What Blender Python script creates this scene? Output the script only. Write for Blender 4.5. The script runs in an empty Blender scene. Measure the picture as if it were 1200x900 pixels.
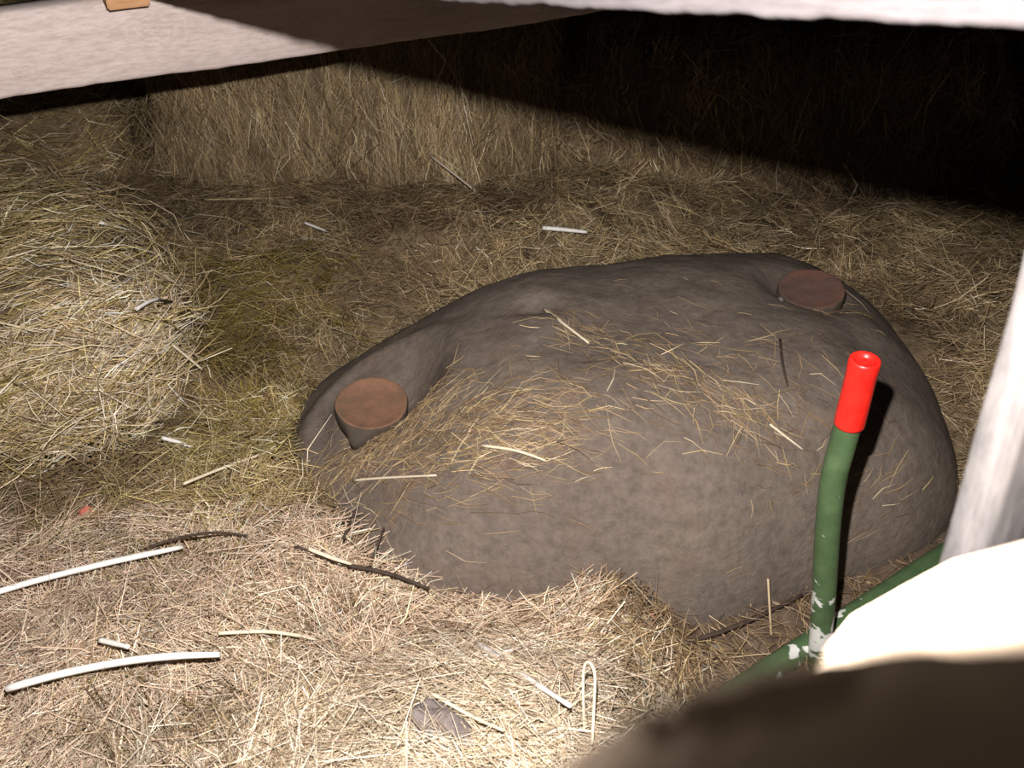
import bpy, bmesh, math, random
import numpy as np
from mathutils import Vector, Matrix
from mathutils.bvhtree import BVHTree

# ------------------------------------------------------------------ camera
F = 1178.0                       # focal length in pixels of the 1200x900 frame
PITCH = math.radians(36.0)
CAMZ = 1.0
CP, SP = math.cos(PITCH), math.sin(PITCH)
scene = bpy.context.scene
COL = scene.collection
cam_d = bpy.data.cameras.new('camera')
cam = bpy.data.objects.new('camera', cam_d)
COL.objects.link(cam)
cam.location = (0, 0, CAMZ)
cam.rotation_euler = (math.pi / 2 - PITCH, 0, 0)
cam_d.sensor_width = 36.0
cam_d.lens = F / 1200 * 36.0
cam_d.clip_start = 0.005
cam_d.dof.use_dof = True
cam_d.dof.focus_distance = 1.45
cam_d.dof.aperture_fstop = 17.0
scene.camera = cam


def W(px, py, d):
    """world point seen at pixel (px,py) at view depth d"""
    X = (px - 600) / F * d
    U = (450 - py) / F * d
    return Vector((X, CP * d + SP * U, CAMZ - SP * d + CP * U))


def Pz(px, py, z):
    """world point on the level z seen at pixel"""
    r = W(px, py, 1.0) - Vector((0, 0, CAMZ))
    return Vector((0, 0, CAMZ)) + r * ((z - CAMZ) / r.z)


# ------------------------------------------------------------------ world, flash, exposure
world = bpy.data.worlds.new('world')
scene.world = world
world.use_nodes = True
world.node_tree.nodes['Background'].inputs[0].default_value = (1.0, 0.82, 0.68, 1)
world.node_tree.nodes['Background'].inputs[1].default_value = 0.04

fl = bpy.data.lights.new('camera_flash', 'SPOT')
fl.energy = 92.0
fl.color = (1.0, 0.955, 0.93)
fl.shadow_soft_size = 0.007
fl.spot_size = math.radians(178)
fl.spot_blend = 1.0
flo = bpy.data.objects.new('camera_flash', fl)
COL.objects.link(flo)
FLASH = Vector((0, 0, 0)) + W(600, 450, 0.075) + Vector((0, SP, CP)) * 0.090 + Vector((-0.012, 0, 0))
flo.location = FLASH
flo.rotation_euler = (W(430, 600, 1.4) - FLASH).to_track_quat('-Z', 'Y').to_euler()

vs = scene.view_settings
vs.view_transform = 'Standard'
vs.look = 'None'
vs.gamma = 1
vs.exposure = 0.18
vs.use_curve_mapping = False

rng = np.random.default_rng(7)
random.seed(7)


# ------------------------------------------------------------------ noise
def _hash(ix, iy, s):
    h = (ix.astype(np.int64) * 374761393 + iy.astype(np.int64) * 668265263 + s * 974634777) & 0x7fffffff
    h = ((h ^ (h >> 13)) * 1274126177) & 0x7fffffff
    h = (h ^ (h >> 16)) & 0xffffff
    return h / float(0xffffff)


def vnoise(x, y, s=0):
    x = np.asarray(x, float); y = np.asarray(y, float)
    ix = np.floor(x); iy = np.floor(y)
    fx = x - ix; fy = y - iy
    fx = fx * fx * (3 - 2 * fx); fy = fy * fy * (3 - 2 * fy)
    a = _hash(ix, iy, s); b = _hash(ix + 1, iy, s); c = _hash(ix, iy + 1, s); d = _hash(ix + 1, iy + 1, s)
    return (a * (1 - fx) + b * fx) * (1 - fy) + (c * (1 - fx) + d * fx) * fy


def fbm(x, y, s=0, o=4):
    t = 0; a = 0.5; n = 0
    for i in range(o):
        t = t + a * (vnoise(x * 2 ** i, y * 2 ** i, s + i * 17) - 0.5); a *= 0.5
    return t * 2


# ------------------------------------------------------------------ materials
def new_mat(name):
    m = bpy.data.materials.new(name); m.use_nodes = True
    nt = m.node_tree
    b = nt.nodes['Principled BSDF']
    return m, nt, b


def ramp(nt, src, stops):
    r = nt.nodes.new('ShaderNodeValToRGB')
    e = r.color_ramp.elements
    while len(e) < len(stops): e.new(0.5)
    for el, (p, c) in zip(e, stops):
        el.position = p; el.color = (*c, 1)
    nt.links.new(src, r.inputs[0])
    return r.outputs[0]


def noise_node(nt, scale, detail=4, rough=0.6, vec=None, dist=0.0):
    n = nt.nodes.new('ShaderNodeTexNoise')
    n.inputs['Scale'].default_value = scale
    n.inputs['Detail'].default_value = detail
    n.inputs['Roughness'].default_value = rough
    n.inputs['Distortion'].default_value = dist
    if vec is not None: nt.links.new(vec, n.inputs['Vector'])
    return n


def objcoord(nt, sc=(1, 1, 1)):
    t = nt.nodes.new('ShaderNodeTexCoord')
    m = nt.nodes.new('ShaderNodeMapping')
    m.inputs['Scale'].default_value = sc
    nt.links.new(t.outputs['Object'], m.inputs['Vector'])
    return m.outputs[0]


def bump(nt, b, src, strength, dist):
    n = nt.nodes.new('ShaderNodeBump')
    n.inputs['Strength'].default_value = strength
    n.inputs['Distance'].default_value = dist
    nt.links.new(src, n.inputs['Height'])
    nt.links.new(n.outputs[0], b.inputs['Normal'])


def mixc(nt, fac, a, bcol):
    m = nt.nodes.new('ShaderNodeMix'); m.data_type = 'RGBA'
    if hasattr(fac, 'links'): nt.links.new(fac, m.inputs[0])
    else: m.inputs[0].default_value = fac
    for i, v in ((6, a), (7, bcol)):
        if hasattr(v, 'links'): nt.links.new(v, m.inputs[i])
        else: m.inputs[i].default_value = (*v, 1)
    return m.outputs[2]


def mat_plain(name, stops, scale, rough=0.8, bs=0.3, bd=0.004, sc=(1, 1, 1), spec=0.3, detail=6):
    m, nt, b = new_mat(name)
    v = objcoord(nt, sc)
    n = noise_node(nt, scale, detail, 0.65, v)
    nt.links.new(ramp(nt, n.outputs[0], stops), b.inputs['Base Color'])
    b.inputs['Roughness'].default_value = rough
    b.inputs['Specular IOR Level'].default_value = spec
    bump(nt, b, n.outputs[0], bs, bd)
    return m


def mat_straw(name):
    m, nt, b = new_mat(name)
    a = nt.nodes.new('ShaderNodeAttribute'); a.attribute_name = 'tint'
    nt.links.new(a.outputs['Color'], b.inputs['Base Color'])
    b.inputs['Roughness'].default_value = 0.55
    b.inputs['Specular IOR Level'].default_value = 0.35
    return m


def mat_wood(name, dark, mid, light, grain=9.0, knots=(), spec=0.25):
    """weathered sawn timber, grain along local x"""
    m, nt, b = new_mat(name)
    v = objcoord(nt, (1.2, grain, grain))
    big = noise_node(nt, 2.2, 3, 0.5, objcoord(nt, (1, 2.0, 2.0)))
    n = noise_node(nt, 7.0, 8, 0.7, v, 0.6)
    c = ramp(nt, n.outputs[0], [(0.28, dark), (0.5, mid), (0.72, light)])
    c = mixc(nt, big.outputs[0], c, light)
    fine = noise_node(nt, 160, 3, 0.7, objcoord(nt, (0.35, 1.5, 1.5)))
    c2 = mixc(nt, ramp(nt, fine.outputs[0], [(0.35, (0.35,) * 3), (0.6, (0, 0, 0))]), c, dark)
    for (kx, kz, kr) in knots:      # rings of grain round a knot in the timber
        t = nt.nodes.new('ShaderNodeTexCoord')
        mp = nt.nodes.new('ShaderNodeMapping'); mp.vector_type = 'POINT'
        mp.inputs['Location'].default_value = (-kx / kr * .62, 0, -kz / kr)
        mp.inputs['Scale'].default_value = (.62 / kr, 0, 1 / kr)
        nt.links.new(t.outputs['Object'], mp.inputs['Vector'])
        wob = noise_node(nt, 2.5, 4, .6, mp.outputs[0])
        ln = nt.nodes.new('ShaderNodeVectorMath'); ln.operation = 'LENGTH'
        nt.links.new(mp.outputs[0], ln.inputs[0])
        ma = nt.nodes.new('ShaderNodeMath'); ma.operation = 'MULTIPLY_ADD'
        nt.links.new(wob.outputs[0], ma.inputs[0]); ma.inputs[1].default_value = .9
        nt.links.new(ln.outputs['Value'], ma.inputs[2])
        sn = nt.nodes.new('ShaderNodeMath'); sn.operation = 'SINE'
        mu = nt.nodes.new('ShaderNodeMath'); mu.operation = 'MULTIPLY'; mu.inputs[1].default_value = 48
        nt.links.new(ma.outputs[0], mu.inputs[0]); nt.links.new(mu.outputs[0], sn.inputs[0])
        msk = ramp(nt, ma.outputs[0], [(.5, (.32,) * 3), (1.0, (0, 0, 0))])
        rg = ramp(nt, sn.outputs[0], [(.0, (0, 0, 0)), (.9, (1, 1, 1))])
        mm = nt.nodes.new('ShaderNodeMath'); mm.operation = 'MULTIPLY'
        nt.links.new(msk, mm.inputs[0]); nt.links.new(rg, mm.inputs[1])
        c2 = mixc(nt, mm.outputs[0], c2, dark)
    nt.links.new(c2, b.inputs['Base Color'])
    b.inputs['Roughness'].default_value = 0.85
    b.inputs['Specular IOR Level'].default_value = spec
    bump(nt, b, n.outputs[0], 0.35, 0.003)
    return m


M_straw = mat_straw('straw')
M_hay_core = mat_plain('packed_hay_core', [(0.3, (0.08, 0.056, 0.032)), (0.55, (0.19, 0.138, 0.082)), (0.75, (0.30, 0.225, 0.14))],
                       60, 0.95, 0.8, 0.01, (1, 1, 1), 0.1)
M_dirt = mat_plain('dirt', [(0.3, (0.045, 0.03, 0.02)), (0.5, (0.10, 0.07, 0.048)), (0.72, (0.17, 0.125, 0.09))], 26, 0.95, 0.7, 0.01, spec=0.15)
M_darkwall = mat_plain('dark_boards', [(0.3, (0.012, 0.009, 0.007)), (0.7, (0.03, 0.024, 0.018))], 6, 0.95, 0.4, 0.005, (1, 1, 6), 0.05)
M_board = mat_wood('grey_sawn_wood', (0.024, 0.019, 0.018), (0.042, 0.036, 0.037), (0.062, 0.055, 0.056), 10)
M_post = mat_wood('weathered_post_wood', (0.008, 0.007, 0.009), (0.028, 0.025, 0.031), (0.11, 0.10, 0.092), 14)
M_log = mat_wood('brown_wood', (0.48, 0.33, 0.22), (0.62, 0.46, 0.32), (0.74, 0.58, 0.44), 5)
M_shim = mat_plain('orange_wood', [(0.3, (0.34, 0.17, 0.08)), (0.7, (0.5, 0.29, 0.15))], 30, 0.8, 0.2, 0.002, (1, 6, 6))
M_disc = None


def mat_boulder():
    m, nt, b = new_mat('boulder_stone')
    v = objcoord(nt)
    n1 = noise_node(nt, 5.0, 6, 0.6, v, 0.4)
    n2 = noise_node(nt, 70.0, 6, 0.75, v)
    n3 = noise_node(nt, 14.0, 5, 0.7, v, 0.3)
    c1 = ramp(nt, n1.outputs[0], [(0.32, (0.115, 0.088, 0.070)), (0.55, (0.15, 0.118, 0.096)), (0.72, (0.165, 0.128, 0.092))])
    c2 = ramp(nt, n2.outputs[0], [(0.34, (0.07, 0.055, 0.045)), (0.5, (0.14, 0.112, 0.092)), (0.68, (0.21, 0.172, 0.138))])
    c = mixc(nt, 0.5, c1, c2)
    c = mixc(nt, ramp(nt, n3.outputs[0], [(0.52, (0, 0, 0)), (0.75, (0.45,) * 3)]), c, (0.165, 0.105, 0.07))
    nt.links.new(c, b.inputs['Base Color'])
    b.inputs['Roughness'].default_value = 0.9
    b.inputs['Specular IOR Level'].default_value = 0.2
    add = nt.nodes.new('ShaderNodeMath'); add.operation = 'MULTIPLY_ADD'
    nt.links.new(n3.outputs[0], add.inputs[0]); add.inputs[1].default_value = 2.0
    nt.links.new(n2.outputs[0], add.inputs[2])
    bump(nt, b, add.outputs[0], 0.55, 0.004)
    return m


def mat_disc(name, a, c, g):
    m, nt, b = new_mat(name)
    v = objcoord(nt)
    n1 = noise_node(nt, 24, 5, 0.65, v, 0.5)
    n2 = noise_node(nt, 160, 4, 0.7, v)
    col = ramp(nt, n1.outputs[0], [(0.3, g), (0.48, a), (0.7, c)])
    col = mixc(nt, ramp(nt, n2.outputs[0], [(0.35, (0.5,) * 3), (0.6, (0, 0, 0))]), col, g)
    nt.links.new(col, b.inputs['Base Color'])
    b.inputs['Roughness'].default_value = 0.85
    b.inputs['Specular IOR Level'].default_value = 0.2
    bump(nt, b, n2.outputs[0], 0.4, 0.002)
    return m


def mat_green():
    """green paint with chips down to a pale coat, more of them near the joint (local origin)"""
    m, nt, b = new_mat('chipped_green_paint')
    t = nt.nodes.new('ShaderNodeTexCoord')
    n = noise_node(nt, 38, 3, 0.5, t.outputs['Object'], 0.8)
    ln = nt.nodes.new('ShaderNodeVectorMath'); ln.operation = 'LENGTH'
    nt.links.new(t.outputs['Object'], ln.inputs[0])
    mr = nt.nodes.new('ShaderNodeMapRange')
    mr.inputs[1].default_value = 0.02; mr.inputs[2].default_value = 0.11
    mr.inputs[3].default_value = 0.13; mr.inputs[4].default_value = -0.1
    nt.links.new(ln.outputs['Value'], mr.inputs[0])
    ad = nt.nodes.new('ShaderNodeMath'); ad.operation = 'ADD'
    nt.links.new(n.outputs[0], ad.inputs[0]); nt.links.new(mr.outputs[0], ad.inputs[1])
    fac = ramp(nt, ad.outputs[0], [(0.60, (0, 0, 0)), (0.64, (1, 1, 1))])
    n2 = noise_node(nt, 30, 5, 0.7, t.outputs['Object'])
    g = ramp(nt, n2.outputs[0], [(0.3, (0.045, 0.082, 0.034)), (0.7, (0.085, 0.14, 0.06))])
    c = mixc(nt, fac, g, (0.62, 0.62, 0.58))
    nt.links.new(c, b.inputs['Base Color'])
    b.inputs['Roughness'].default_value = 0.45
    bump(nt, b, n2.outputs[0], 0.15, 0.002)
    return m


M_boulder = mat_boulder()
M_green = mat_green()
M_red, _nt, _b = new_mat('red_plastic')
_n = noise_node(_nt, 60, 3, 0.6, objcoord(_nt))
_nt.links.new(ramp(_nt, _n.outputs[0], [(0.3, (0.62, 0.012, 0.008)), (0.7, (0.80, 0.025, 0.015))]), _b.inputs['Base Color'])
_b.inputs['Roughness'].default_value = 0.38
M_scrap = mat_plain('red_scrap', [(0.3, (0.36, 0.10, 0.07)), (0.7, (0.5, 0.17, 0.12))], 90, 0.7, 0.2, 0.001)
M_clod = mat_plain('grey_clod', [(0.3, (0.10, 0.08, 0.075)), (0.7, (0.24, 0.20, 0.18))], 70, 0.95, 0.8, 0.004)
M_twig = mat_plain('dark_twig', [(0.3, (0.025, 0.016, 0.012)), (0.7, (0.075, 0.05, 0.035))], 90, 0.8, 0.4, 0.001)


# ------------------------------------------------------------------ mesh helpers
def mesh_np(name, V, faces_flat, nper, mat, smooth=True, tint=None):
    """V (n,3); faces_flat int array (m,nper)"""
    me = bpy.data.meshes.new(name)
    V = np.ascontiguousarray(V, dtype=np.float32)
    Fc = np.ascontiguousarray(faces_flat, dtype=np.int32)
    me.vertices.add(len(V)); me.vertices.foreach_set('co', V.ravel())
    me.loops.add(Fc.size); me.loops.foreach_set('vertex_index', Fc.ravel())
    me.polygons.add(len(Fc))
    me.polygons.foreach_set('loop_start', np.arange(len(Fc), dtype=np.int32) * nper)
    me.polygons.foreach_set('loop_total', np.full(len(Fc), nper, dtype=np.int32))
    me.polygons.foreach_set('use_smooth', np.full(len(Fc), smooth, dtype=bool))
    if tint is not None:
        at = me.color_attributes.new('tint', 'FLOAT_COLOR', 'POINT')
        c = np.ones((len(V), 4), np.float32); c[:, :3] = tint
        at.data.foreach_set('color', c.ravel())
    me.update(calc_edges=True)
    me.validate()
    me.materials.append(mat)
    return me


def link(name, me, parent=None, kind=None):
    o = bpy.data.objects.new(name, me); COL.objects.link(o)
    if parent is not None: o.parent = parent
    if kind: o['kind'] = kind
    return o


GROUPS = {'straw': 'single straw stalks lying on the hay', 'twig': 'dark twigs among the hay', 'hay bale': 'hay bales round the boulder',
          'disc': 'rusty round discs on the boulder', 'pebble': 'small pebbles'}


def tag(o, label, cat, group=None):
    o['label'] = label; o['category'] = cat
    group = group or GROUPS.get(cat)
    if group: o['group'] = group
    return o


def empty(name, loc):
    o = bpy.data.objects.new(name, None); COL.objects.link(o); o.location = loc
    o.empty_display_size = 0.05
    return o


def grid_faces(nr, nc, wrap=False):
    r = np.arange(nr - 1)[:, None]; c = np.arange(nc if wrap else nc - 1)[None, :]
    a = r * nc + c; b = r * nc + (c + 1) % nc
    return np.stack([a, b, b + nc, a + nc], -1).reshape(-1, 4)


def box_mesh(name, x0, x1, y0, y1, z0, z1, mat, bev=0.0):
    bm = bmesh.new()
    bmesh.ops.create_cube(bm, size=1)
    for v in bm.verts:
        v.co = Vector((x0 + (v.co.x + .5) * (x1 - x0), y0 + (v.co.y + .5) * (y1 - y0), z0 + (v.co.z + .5) * (z1 - z0)))
    if bev: bmesh.ops.bevel(bm, geom=bm.edges[:], offset=bev, segments=2, affect='EDGES')
    me = bpy.data.meshes.new(name); bm.to_mesh(me); bm.free(); me.materials.append(mat)
    return me


def board(name, p0, p1, height, thick, mat, nx=120, ragged=0.0, upv=(0, 0, 1), wav=0.0, seed=1, rounding=0.006):
    """sawn board; p0->p1 is the lower edge of the face turned to the camera"""
    p0 = Vector(p0); p1 = Vector(p1)
    x = (p1 - p0).normalized()
    z = Vector(upv); z = (z - x * z.dot(x)).normalized()
    y = z.cross(x)
    away = (p0 + p1) / 2 - Vector((0, 0, CAMZ))
    if y.dot(away) < 0:
        p0, p1 = p1, p0; x = -x; y = z.cross(x)
    L = (p1 - p0).length
    xs = np.linspace(0, L, nx)
    r = rounding
    prof = [(0, r), (0, height * .3), (0, height * .6), (0, height - r), (r * .35, height - r * .35), (r, height), (thick * .5, height), (thick - r, height), (thick, height - r),
            (thick, height * .5), (thick, r), (thick - r, 0), (thick * .5, 0), (r, 0), (r * .35, r * .35)]
    nc = len(prof)
    V = np.zeros((nx, nc, 3))
    for j, (py, pz) in enumerate(prof):
        V[:, j, 0] = xs
        V[:, j, 1] = py + wav * fbm(xs * 6, np.full(nx, pz * 20), seed, 3)
        V[:, j, 2] = pz + wav * fbm(xs * 5, np.full(nx, py * 20 + 5), seed + 3, 3)
        if pz < height * .15:
            rg = fbm(xs * 70, np.full(nx, 0.0), seed + 9, 5)
            V[:, j, 2] += ragged * rg
    Fq = grid_faces(nx, nc, True)
    V = V.reshape(-1, 3)
    n0 = len(V)
    V = np.vstack([V, [[0, thick / 2, height / 2]], [[L, thick / 2, height / 2]]])
    me = bpy.data.meshes.new(name)
    faces = [tuple(f[::-1]) for f in Fq.tolist()]
    faces += [(n0, j, (j + 1) % nc) for j in range(nc)]
    b0 = (nx - 1) * nc
    faces += [(n0 + 1, b0 + (j + 1) % nc, b0 + j) for j in range(nc)]
    me.from_pydata(V.tolist(), [], faces)
    bm = bmesh.new(); bm.from_mesh(me); bmesh.ops.recalc_face_normals(bm, faces=bm.faces[:]); bm.to_mesh(me); bm.free()
    me.materials.append(mat)
    me.polygons.foreach_set('use_smooth', [True] * len(me.polygons))
    o = link(name, me)
    o.matrix_world = Matrix(((x.x, y.x, z.x, p0.x), (x.y, y.y, z.y, p0.y), (x.z, y.z, z.z, p0.z), (0, 0, 0, 1)))
    return o


def tube(name, pts, rad, mat, seg=10, parent=None, origin=None, cap=True, smooth_pts=True, sub=6):
    """swept tube through world points; radius scalar or per point"""
    P = [Vector(p) for p in pts]
    R = [rad] * len(P) if not hasattr(rad, '__len__') else list(rad)
    if smooth_pts and len(P) > 2:
        Q, RR = [], []
        for i in range(len(P) - 1):
            a = P[max(i - 1, 0)]; b = P[i]; c = P[i + 1]; d = P[min(i + 2, len(P) - 1)]
            for k in range(sub):
                t = k / sub
                Q.append(0.5 * ((2 * b) + (c - a) * t + (2 * a - 5 * b + 4 * c - d) * t * t + (3 * b - a - 3 * c + d) * t ** 3))
                RR.append(R[i] * (1 - t) + R[i + 1] * t)
        Q.append(P[-1]); RR.append(R[-1]); P, R = Q, RR
    org = Vector(origin) if origin is not None else P[0].copy()
    V = []; faces = []
    ref = Vector((0.3, 0.2, 0.9)).normalized()
    prev = None
    for i, p in enumerate(P):
        t = (P[min(i + 1, len(P) - 1)] - P[max(i - 1, 0)]).normalized()
        if prev is None:
            u = t.cross(ref)
            if u.length < 1e-3: u = t.cross(Vector((1, 0, 0)))
            u.normalize()
        else:
            u = (prev - t * prev.dot(t)).normalized()
        prev = u; w = t.cross(u)
        for k in range(seg):
            a = 2 * math.pi * k / seg
            V.append(p - org + (u * math.cos(a) + w * math.sin(a)) * R[i])
    n = len(P)
    for i in range(n - 1):
        for k in range(seg):
            faces.append((i * seg + k, i * seg + (k + 1) % seg, (i + 1) * seg + (k + 1) % seg, (i + 1) * seg + k))
    if cap:
        faces.append(tuple(range(seg))[::-1]); faces.append(tuple((n - 1) * seg + k for k in range(seg)))
    me = bpy.data.meshes.new(name); me.from_pydata([v[:] for v in V], [], faces); me.materials.append(mat)
    me.polygons.foreach_set('use_smooth', [len(f) == 4 for f in faces])
    o = link(name, me)
    o.location = org
    if parent is not None:
        o.parent = parent; o.location = org - parent.location
    return o


# ------------------------------------------------------------------ hay strands
PALS = {
    'tan':   [(0.36, 0.255, 0.13), (0.47, 0.355, 0.19), (0.28, 0.19, 0.10), (0.58, 0.48, 0.31), (0.20, 0.13, 0.07), (0.42, 0.32, 0.15)],
    'olive': [(0.30, 0.235, 0.085), (0.40, 0.32, 0.125), (0.23, 0.17, 0.06), (0.52, 0.44, 0.22), (0.17, 0.12, 0.05), (0.62, 0.55, 0.38)],
    'pink':  [(0.60, 0.44, 0.32), (0.70, 0.545, 0.41), (0.49, 0.345, 0.24), (0.76, 0.65, 0.51), (0.34, 0.225, 0.15), (0.65, 0.50, 0.31)],
    'pale':  [(0.54, 0.44, 0.32), (0.63, 0.53, 0.40), (0.45, 0.35, 0.23), (0.70, 0.62, 0.49), (0.32, 0.23, 0.14), (0.55, 0.45, 0.28)],
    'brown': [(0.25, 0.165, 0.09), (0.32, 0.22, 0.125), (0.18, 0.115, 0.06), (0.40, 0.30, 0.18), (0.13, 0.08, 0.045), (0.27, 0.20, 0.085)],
    'moss':  [(0.22, 0.165, 0.035), (0.29, 0.225, 0.06), (0.17, 0.12, 0.03), (0.38, 0.31, 0.12), (0.12, 0.08, 0.03), (0.26, 0.18, 0.05)],
}


def pick_tint(n, pal):
    P = np.array(PALS[pal])
    c = P[rng.choice(len(P), n, p=[.24, .2, .2, .12, .14, .1])]
    return np.clip(c * rng.uniform(0.75, 1.25, (n, 1)), 0, 0.85)


def strands_mesh(name, pos, tan, nor, length, width, tint, curl=0.12, K=3):
    n = len(pos)
    tan = tan / np.linalg.norm(tan, axis=1, keepdims=True)
    b = np.cross(nor, tan); b /= np.linalg.norm(b, axis=1, keepdims=True) + 1e-9
    nn = np.cross(tan, b)
    s = np.linspace(0, 1, K)
    bend_b = rng.normal(0, curl, n) * length
    bend_n = rng.normal(0.03, curl * .6, n) * length
    twist = rng.uniform(0, 2 * np.pi, n)
    wprof = np.interp(s, [0, .1, .8, 1], [0.75, 1, 0.9, 0.35])
    V = np.zeros((n, K, 3, 3))
    for i in range(K):
        q = s[i] - .5
        cen = pos + tan * (q * length)[:, None] + b * (bend_b * (4 * q * q - .33))[:, None] + nn * (-bend_n * (4 * q * q - .33))[:, None]
        for k in range(3):
            a = twist + k * 2.0944
            V[:, i, k] = cen + (b * np.cos(a)[:, None] + nn * (np.sin(a) * .7)[:, None]) * (width * .5 * wprof[i])[:, None]
    base = (np.arange(n) * K * 3)[:, None, None]
    i = np.arange(K - 1)[:, None] * 3; k = np.arange(3)[None, :]
    a = i + k; c = i + (k + 1) % 3
    q = np.stack([a, c, c + 3, a + 3], -1).reshape(1, -1, 4)
    faces = (base + q).reshape(-1, 4)
    col = np.repeat(tint, K * 3, axis=0)
    return mesh_np(name, V.reshape(-1, 3), faces, 4, M_straw, False, col)


# ------------------------------------------------------------------ boulder shape
BZ = 0.05            # level of its widest girdle
BH = 0.235           # rise above the girdle
outline_px = [(345, 555, .08), (335, 505, .08), (352, 445, .09), (410, 392, .11), (490, 345, .15), (600, 310, .18), (700, 290, .19), (790, 279, .18), (880, 277, .18),
              (960, 289, .17), (1035, 330, .165), (1095, 395, .16), (1132, 470, .15), (1142, 545, .13), (1108, 592, .11), (1062, 634, .08), (1000, 655, .07),
              (920, 688, .06), (850, 716, .055), (800, 723, .055), (745, 706, .07), (660, 694, .09), (560, 690, .09), (480, 684, .09), (420, 655, .09), (372, 603, .1)]
oc = Pz(745, 505, .16)
BCX, BCY = oc.x, oc.y
_a, _r = [], []
for (px, py, z) in outline_px:
    p = Pz(px, py, z)
    _a.append(math.atan2(p.y - BCY, p.x - BCX)); _r.append(math.hypot(p.x - BCX, p.y - BCY))
_o = np.argsort(_a); _a = np.array(_a)[_o]; _r = np.array(_r)[_o]


def b_R(th):
    r = np.interp(th, np.concatenate([_a - 2 * np.pi, _a, _a + 2 * np.pi]), np.tile(_r, 3))
    return r


def b_u(x, y):
    dx = x - BCX; dy = y - BCY
    th = np.arctan2(dy, dx)
    R = (b_R(th) + b_R(th + .06) + b_R(th - .06)) / 3
    return np.hypot(dx, dy) / R


DL = Pz(437, 480, .145)     # left disc
DR = Pz(946, 346, .235)     # right disc
DENT = Pz(630, 372, .26)


def b_z(x, y, u=None):
    if u is None: u = b_u(x, y)
    uu = np.clip(u, 0, 1)
    sh = np.clip((x - (BCX - .47)) / .36, 0, 1); sh = sh * sh * (3 - 2 * sh)
    z = BZ + (BH * (.46 + .54 * sh)) * (1 - uu ** 3.2) ** 0.62
    z = z + 0.02 * fbm(x * 4, y * 4, 21, 3) + 0.006 * fbm(x * 16, y * 16, 22, 3)
    # hollow with a ridge round the left disc
    d = np.hypot(x - DL.x - .015, (y - DL.y) * 1.0)
    ang = np.arctan2(y - DL.y, x - DL.x - .015)
    z = z - 0.0 * d
    side = 0.5 + 0.5 * np.cos(ang - 2.5)
    z = z + 0.020 * side * np.exp(-((d - .115) / .022) ** 2)
    w = np.exp(-(d / .075) ** 4)
    z = z * (1 - w) + w * (.150 + .10 * (y - DL.y))
    dr = np.hypot(x - DR.x, y - DR.y)
    w = np.exp(-(dr / .07) ** 4)
    z = z * (1 - w) + w * (.232 - .05 * (y - DR.y) - .1 * (x - DR.x))
    d3 = np.hypot(x - DENT.x, (y - DENT.y) * 1.4)
    z = z - 0.018 * np.exp(-(d3 / .03) ** 2)
    return z


# ------------------------------------------------------------------ hay bed height
BUMPS = [  # px, py, z-level, radius, height
    (610, 915, .17, .17, .125),    # bright hump at the near edge
    (330, 850, .12, .20, .035),
    (600, 725, .08, .09, -.030),   # hay lapping against the boulder front
    (120, 720, .12, .30, .03),
    (330, 560, .1, .10, .02),
    (690, 250, .12, .30, .07),    # loose hay behind the boulder
    (500, 290, .12, .20, .05),
    (1110, 330, .1, .28, .07),    # right back
    (1160, 450, .1, .2, .05),
    (470, 765, .1, .07, -.06),    # dark hollow
    (235, 380, .1, .12, -.03),
]
_bumps = [(Pz(a, b, c), r, h) for a, b, c, r, h in BUMPS]
HOLE = [Pz(870, 745, .03), Pz(1010, 665, .03), Pz(1090, 640, .03)]


def dirt_mask(x, y):
    """1 where bare earth shows (in front of and under the pipe)"""
    m = np.zeros_like(x)
    for p, r in zip(HOLE, (.12, .10, .08)):
        m = np.maximum(m, np.exp(-(np.hypot(x - p.x, y - p.y) / r) ** 4))
    # everything right of the near hump
    e = Pz(800, 800, .05)
    m = np.maximum(m, 1 / (1 + np.exp(-((x - e.x) - 0.15 * (y - e.y)) / .018)) * (y < 0.95))
    return m


def h_bed(x, y):
    z = 0.085 - 0.05 * np.clip((y - 1.6) / .5, 0, 1) + 0.045 * fbm(x * 3.1, y * 3.1, 1, 3) + 0.042 * fbm(x * 10, y * 10, 5, 3)
    for p, r, h in _bumps:
        z = z + h * np.exp(-((x - p.x) ** 2 + (y - p.y) ** 2) / (r * r))
    m = dirt_mask(x, y)
    z = z * (1 - m) + m * 0.040
    return z


# ------------------------------------------------------------------ setting
def ground_mesh():
    nx, ny = 150, 150
    X, Y = np.meshgrid(np.linspace(-2.0, 2.0, nx), np.linspace(-0.3, 3.4, ny))
    Z = 0.042 * dirt_mask(X, Y) + 0.012 * fbm(X * 5, Y * 5, 50, 3) + 0.010 * fbm(X * 25, Y * 25, 51, 3)
    V = np.stack([X, Y, Z], -1).reshape(-1, 3)
    return mesh_np('floor', V, grid_faces(ny, nx), 4, M_dirt)


floor = link('floor', ground_mesh(), None, 'structure')
link('wall_back', box_mesh('wall_back', -2.06, 2.06, 3.4, 3.46, -.05, 1.5, M_darkwall), None, 'structure')
link('wall_left', box_mesh('wall_left', -2.06, -2.0, -.3, 3.4, -.05, 1.5, M_darkwall), None, 'structure')
link('wall_right', box_mesh('wall_right', 2.0, 2.06, -.3, 3.4, -.05, 1.5, M_darkwall), None, 'structure')
link('ceiling', box_mesh('ceiling', -2.06, 2.06, .42, 3.46, 1.5, 1.55, M_darkwall), None, 'structure')

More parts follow.
